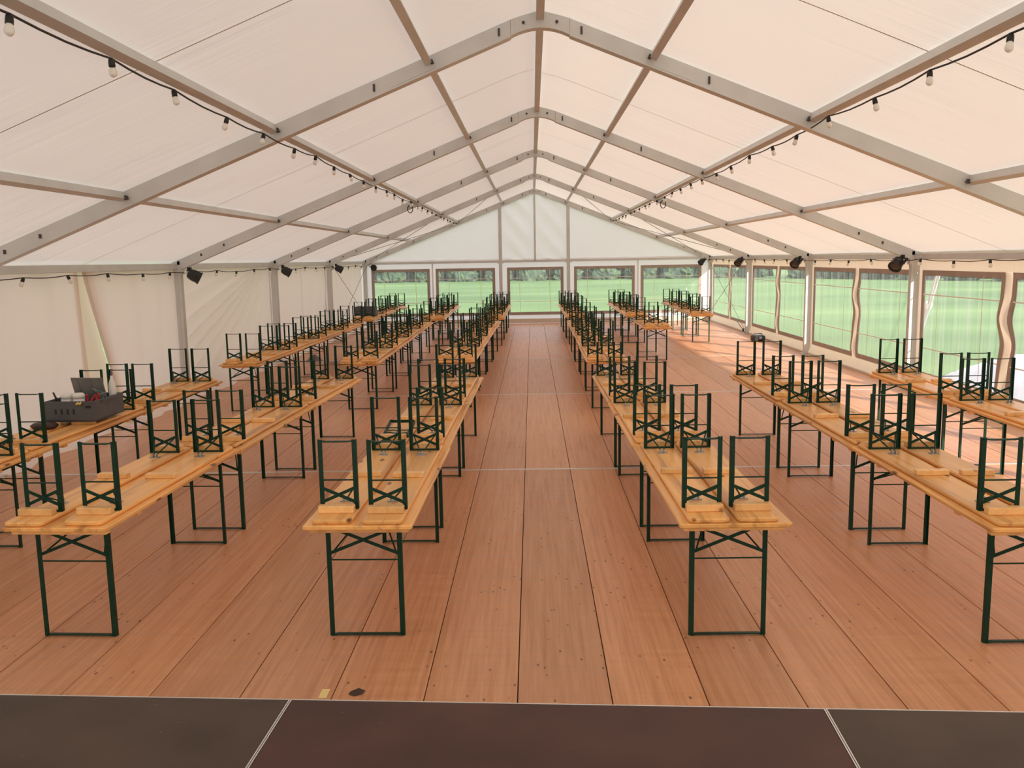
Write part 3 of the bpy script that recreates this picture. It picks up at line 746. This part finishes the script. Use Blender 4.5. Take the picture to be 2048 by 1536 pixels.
# ------------------------------------------------------------------ festoon string lights
bulb_prof = [(0.0, -0.105), (0.012, -0.103), (0.022, -0.094), (0.026, -0.08), (0.024, -0.062), (0.017, -0.045), (0.016, -0.038)]
bulb_me = MB().lathe(bulb_prof, 10).mesh('bulb', 'bulb_white')
sock_me = MB().lathe([(0.0, 0.012), (0.012, 0.012), (0.019, 0.0), (0.021, -0.02), (0.021, -0.042), (0.0, -0.042)][::-1], 10).mesh('socket', 'black_rubber')
def festoon(label, x, zf, y0, y1, inward, seed):
    r_ = random.Random(seed)
    root = empty('festoon_light', (x, (y0 + y1) / 2, zf)); yc = (y0 + y1) / 2
    pts = []; y = y0; sp = 1.07; i = 0
    spots = []
    while y < y1:
        spots.append((inward * r_.uniform(-0.01, 0.03), y, r_.uniform(-0.03, 0.012))); y += sp + r_.uniform(-.04, .04)
    for a, b in zip(spots[:-1], spots[1:]):
        for q in range(4):
            t = q / 4; sg = -0.018 * math.sin(math.pi * t)
            pts.append((a[0] + (b[0] - a[0]) * t, a[1] + (b[1] - a[1]) * t - yc, a[2] + (b[2] - a[2]) * t + sg))
    pts.append((spots[-1][0], spots[-1][1] - yc, spots[-1][2]))
    MB().tube(pts, 0.007, 6).build('cable', 'black_rubber', root)
    for s_ in spots:
        so = inst('socket', sock_me, root, (s_[0], s_[1] - yc, s_[2] - 0.01))
        so.rotation_euler = (r_.uniform(-.3, .3), r_.uniform(-.35, .35), 0)
        inst('bulb', bulb_me, so)
    return tag(root, label, 'string lights', 'festoon strings')
zp = zb(PX[1]) + 0.115 - 0.07
festoon('black festoon string of white bulbs under the roof purlin on the plain wall side', -PX[1] + 0.0, zp - 0.01, 3.55, 31.6, 1, 1)
festoon('black festoon string of white bulbs under the roof purlin on the window side', PX[1] - 0.0, zp - 0.01, 3.40, 31.6, -1, 2)
festoon('black festoon string of bulbs along the eave above plain canvas wall', XL + 0.10, 2.215, 9.1, 31.5, 1, 3)
festoon('black festoon string of bulbs along the eave above the side windows', XR - 0.10, 2.215, 9.1, 31.5, -1, 4)
# cable coils tied to purlins at the third arch
for s, wl_ in ((-1, 'plain wall'), (1, 'window')):
    o = empty('cable_coil', (s * (PX[1] + 0.13), FY[4] - 0.08, zb(PX[1]) - 0.02))
    for q in range(3):
        MB().tube([(0.06 * math.cos(a * 0.5236), -0.015 * q - 0.02, -0.05 + 0.09 * math.sin(a * 0.5236)) for a in range(13)], 0.009, 6).build('cable_loop', 'black_rubber', o)
    MB().box((0.02, -0.05, 0.03), (0.05, 0.05, 0.06)).build('plug', 'white_plastic', o)
    tag(o, 'coiled black cable with white plug on the roof purlin, %s side' % wl_, 'cable')

# ------------------------------------------------------------------ spotlights at post heads
def parcan(x, y, z, s, where, aim):
    o = empty('spotlight', (x, y, z))
    T = Matrix.Translation((s * -0.10, -0.02, -0.10)) @ Vector(aim).to_track_quat('Z', 'Y').to_matrix().to_4x4()
    MB().lathe([(0.0, -0.13), (0.06, -0.13), (0.085, -0.10), (0.10, -0.04), (0.10, 0.06), (0.112, 0.065), (0.112, 0.085), (0.092, 0.085), (0.092, 0.07)], 18, T).build('housing', 'black_plastic', o)
    MB().lathe([(0.091, 0.068), (0.06, 0.075), (0.0, 0.078)], 18, T).build('lens', 'lens_glass', o)
    yk = MB()
    c = Vector((s * -0.10, -0.02, -0.10)); ax = (T.to_3x3() @ Vector((1, 0, 0))).normalized()
    tp = Vector((0, -0.0, 0.03))
    for q in (-1, 1): yk.bar(c + ax * 0.115 * q, c + ax * 0.115 * q + (tp - c) * 0.75, 0.03, 0.008, (0, 1, 0))
    yk.bar(c - ax * 0.115 + (tp - c) * 0.75, c + ax * 0.115 + (tp - c) * 0.75, 0.03, 0.008)
    yk.build('yoke', 'black_plastic', o)
    MB().box((0, 0, 0.02), (0.06, 0.06, 0.07)).build('clamp', 'black_plastic', o)
    cb = [(s * -0.02, -0.05, 0.05), (s * 0.03, -0.08, -0.02), (s * -0.03, -0.1, -0.06), (s * -0.06, -0.06, -0.08)]
    MB().tube(cb, 0.008, 6).build('power_lead', 'black_rubber', o)
    MB().lathe([(0.0, -0.02), (0.028, -0.015), (0.032, 0.0), (0.028, 0.015), (0.0, 0.02)], 10, Matrix.Translation((s * 0.03, -0.09, -0.03))).build('connector', 'white_plastic' if s < 0 else 'black_plastic', o)
    tag(o, 'black spotlight clamped at post head, ' + where, 'spotlight', 'spotlights at the post heads')
nm = {3: 'third post', 4: 'second post', 5: 'first post', 6: 'corner post'}
wh = {3: 'three posts before the gable', 4: 'two posts before the gable', 5: 'one post before the gable', 6: 'in the gable corner'}
for i in (3, 4, 5, 6):
    parcan(XL + 0.23, FY[i] - 0.05, 2.235, -1, 'plain wall side, ' + wh[i], (0.75, 0.35, -0.45) if i < 6 else (0.3, -0.9, -0.3))
    parcan(XR - 0.23, FY[i] - 0.05, 2.235, 1, 'window side, ' + wh[i], (-0.55, -0.5, -0.55))

# ------------------------------------------------------------------ crate and small things
def crate(x, y, z, rz, wd, dp, ht, label):
    o = empty('crate', (x, y, z), rz)
    b = MB(); th = 0.012
    b.box((0, 0, th / 2), (wd, dp, th))
    b.build('base', 'crate_grey', o)
    for nm_, c, d in (('side_panel', (0, -dp / 2 + th / 2, ht / 2), (wd, th, ht)), ('side_panel', (0, dp / 2 - th / 2, ht / 2), (wd, th, ht)), ('end_panel', (-wd / 2 + th / 2, 0, ht / 2), (th, dp - 2 * th, ht)), ('end_panel', (wd / 2 - th / 2, 0, ht / 2), (th, dp - 2 * th, ht))):
        p = MB().box(c, d)
        if nm_ == 'side_panel':
            sy = -1 if c[1] < 0 else 1
            for rz_ in (0.15, 0.92): p.box((0, c[1] + sy * 0.008, ht * rz_), (wd, 0.01, 0.02))
        pp = p.build(nm_, 'crate_grey', o)
        if nm_ == 'side_panel':
            for q in (-0.14, -0.08, -0.02, 0.04):
                MB().box((q, c[1] + (-1 if c[1] < 0 else 1) * 0.0075, ht * 0.5), (0.016, 0.006, 0.05)).build('slot', 'black_plastic', pp)
            MB().box((wd * 0.38, c[1] + (-1 if c[1] < 0 else 1) * 0.0075, ht * 0.72), (0.05, 0.006, 0.022)).build('latch', 'black_plastic', pp)
    for sx in (-1, 1):
        MB().box((sx * (wd / 2 + .008), 0, ht - .02), (0.02, dp * .5, 0.025)).build('grip', 'crate_grey', o)
    return tag(o, label, 'crate')
CRX, CRY, CRZ = -4.61, 8.51, TH + 0.067
crate(CRX, CRY, CRZ, -0.02, 0.49, 0.58, 0.20, 'dark grey plastic crate of supplies on table by the plain canvas wall')
lid = MB().box((0, 0, 0.10), (0.34, 0.012, 0.24), Matrix.Rotation(0.3, 3, 'X'))
for q in (-0.1, 0.04): lid.box((q, -0.008, 0.10), (0.008, 0.01, 0.23), Matrix.Rotation(0.3, 3, 'X'))
tag(lid.build('plastic_tray', 'crate_lid', None, (CRX - 0.03, CRY + 0.16, CRZ + 0.16), -0.12), 'grey plastic tray standing up inside the supply crate', 'tray')
for q, (dx, wd) in enumerate(((-0.085, 0.055), (0.03, 0.053))):
    tub = empty('tub', (CRX + dx, CRY - 0.17, CRZ + 0.014))
    MB().lathe([(0.0, 0.0), (wd * .85, 0.0), (wd, 0.02), (wd, 0.20), (0.0, 0.20)], 20).build('tub_body', 'white_plastic', tub)
    MB().lathe([(0.0, 0.20), (wd + .004, 0.20), (wd + .004, 0.235), (wd - .012, 0.25), (0.0, 0.252)], 20).build('tub_lid', 'white_plastic', tub)
    tag(tub, 'white lidded plastic tub in the supply crate' + (', next to the red handled tools' if q else ', at the end near the black handle'), 'tub')
def pliers(x, y, m, ang, label):
    o = empty('pliers', (x, y, CRZ + 0.165))
    for s in (-1, 1):
        MB().tube([(0, 0, 0), (s * 0.02, 0, 0.03), (s * 0.035, 0, 0.085)], [0.008, 0.013, 0.011], 8).build('handle', m, o)
    MB().box((0, 0, -0.055), (0.02, 0.014, 0.11)).build('jaw', 'steel_dark', o)
    o.rotation_euler = (0.1, ang, ang * 2); return tag(o, label, 'pliers')
pliers(CRX + 0.135, CRY - 0.19, 'red_plastic', 0.3, 'pliers with red handles sticking out of the supply crate')
pliers(CRX + 0.19, CRY - 0.10, 'red_plastic', -0.25, 'second red handled pliers leaning the other way in the supply crate')
tag(MB().tube([(-0.02, 0, 0), (0, -0.008, 0.015), (0.012, 0, 0.0), (0.022, 0.008, 0.02)], 0.011, 8).build('hanging_clip', 'yellow_plastic', None, (CRX + 0.10, CRY - 0.315, CRZ + 0.175)), 'small yellow clip hanging at the front of the supply crate', 'clip')
coil = empty('rope_coil', (CRX + 0.13, CRY + 0.02, CRZ + 0.08))
for q in range(5):
    MB().tube([(0.06 * math.cos(a * .5236), 0.045 * math.sin(a * .5236) + 0.006 * q, 0.02 * q + 0.07 + 0.045 * math.sin(a * .5236 + q)) for a in range(13)], 0.008, 6).build('strand', 'teal_plastic' if q % 2 else 'crate_lid', coil)
tag(coil, 'tangled coil of teal and grey cord in the supply crate', 'cord')
sh = MB().tube([(0, 0, 0), (-0.01, 0, 0.10), (-0.04, 0, 0.17)], [0.012, 0.012, 0.009], 8)
tag(sh.build('tool_handle', 'black_plastic', None, (CRX - 0.19, CRY - 0.15, CRZ + 0.10)), 'black tool handle poking out at the crate end', 'tool')
bo = empty('squeeze_bottle', (CRX + 0.185, CRY + 0.21, CRZ + 0.014))
MB().lathe([(0, 0), (0.032, 0), (0.036, 0.01), (0.036, 0.26), (0.03, 0.30), (0.012, 0.35), (0.012, 0.37), (0, 0.37)], 16).build('bottle_body', 'white_plastic', bo)
MB().lathe([(0, 0.37), (0.009, 0.37), (0.006, 0.42), (0, 0.44)], 10).build('nozzle', 'crate_lid', bo)
tag(bo, 'tall white squeeze bottle standing in the supply crate', 'bottle')
po_ = MB().lathe([(0, 0.0), (0.10, 0.0), (0.125, 0.02), (0.13, 0.035), (0.10, 0.055), (0.05, 0.062), (0, 0.06)], 24)
for i_, v_ in enumerate(po_.v): po_.v[i_] = (v_[0], v_[1] * 0.75, v_[2])
tag(po_.build('leather_pouch', 'brown_leather', None, (-4.79, 8.07, TH + 0.0315)), 'dark brown oval leather pouch on a bench in front of the supply crate', 'pouch')
crate(-4.83, 24.62, TH + 0.067, 0.02, 0.58, 0.38, 0.24, 'grey plastic crate on the table in the far row by plain wall')
# case on the floor by the side wall
cs = empty('floor_lamp_case', (6.02, 23.85, 0.0), 0.15)
MB().slab(rrect(0.36, 0.26, 0.07), 0.0, 0.17, 0.03).build('case_body', 'black_plastic', cs)
MB().lathe([(0.0, 0.0), (0.075, 0.0), (0.08, 0.012), (0.06, 0.02), (0, 0.022)], 18, Matrix.Translation((0.03, -0.125, 0.10)) @ Matrix.Rotation(math.radians(75), 4, 'X')).build('lens', 'lens_glass', cs)
MB().tube([(-0.12, 0, 0.165), (-0.10, 0, 0.21), (0.10, 0, 0.21), (0.12, 0, 0.165)], 0.012, 8).build('handle', 'black_plastic', cs)
tag(cs, 'black work lamp lying on the floor by the windowed side wall', 'lamp')
bagm = MB().grid(lambda u, v: (0.42 * (u - .5) * (1 - .3 * v), 0.3 * math.cos(u * 6.28 * 0.5) * (v - .5), max(0, 0.16 * math.sin(math.pi * v) * math.sin(math.pi * u) + 0.02 * noise.noise(Vector((u * 6, v * 6, 2))))), 16, 12)
tag(bagm.build('cloth_bag', 'strap_grey', None, (-5.35, 20.6, 0.001)), 'grey cloth bag on the floor under a table by plain wall', 'bag')
# ratchet strap at the side post
st = empty('ratchet_strap', (XR - 0.12, FY[5] - 0.12, 0))
MB().bar((0.04, 0.12, 0.03), (-0.16, 0.5, 0.42), 0.03, 0.004).build('strap', 'strap_grey', st)
MB().box((0.0, 0.19, 0.11), (0.05, 0.04, 0.09)).build('ratchet', 'steel_dark', st)
tag(st, 'grey ratchet strap anchored at the foot of a side wall post', 'strap')
# scraps on the floor
tag(MB().slab([(-.022, -.05), (.022, -.05), (.022, .05), (-.022, .05)], 0.0005, 0.002).build('tape_strip', 'tape', None, (-1.28, 4.43, 0)), 'short strip of yellow tape on the floor in front of the stage', 'tape')
lf_ = MB().add([(0, 0, .001), (.04, .02, .006), (.05, .06, .002), (.01, .075, .01), (-.03, .05, .003), (-.035, .015, .007), (0.005, 0.04, 0.016)], [(0, 1, 6), (1, 2, 6), (2, 3, 6), (3, 4, 6), (4, 5, 6), (5, 0, 6)])
tag(lf_.build('dry_leaf', 'leaf', None, (-1.11, 4.40, 0)), 'dark dry leaf on the floor next to the yellow tape', 'leaf')
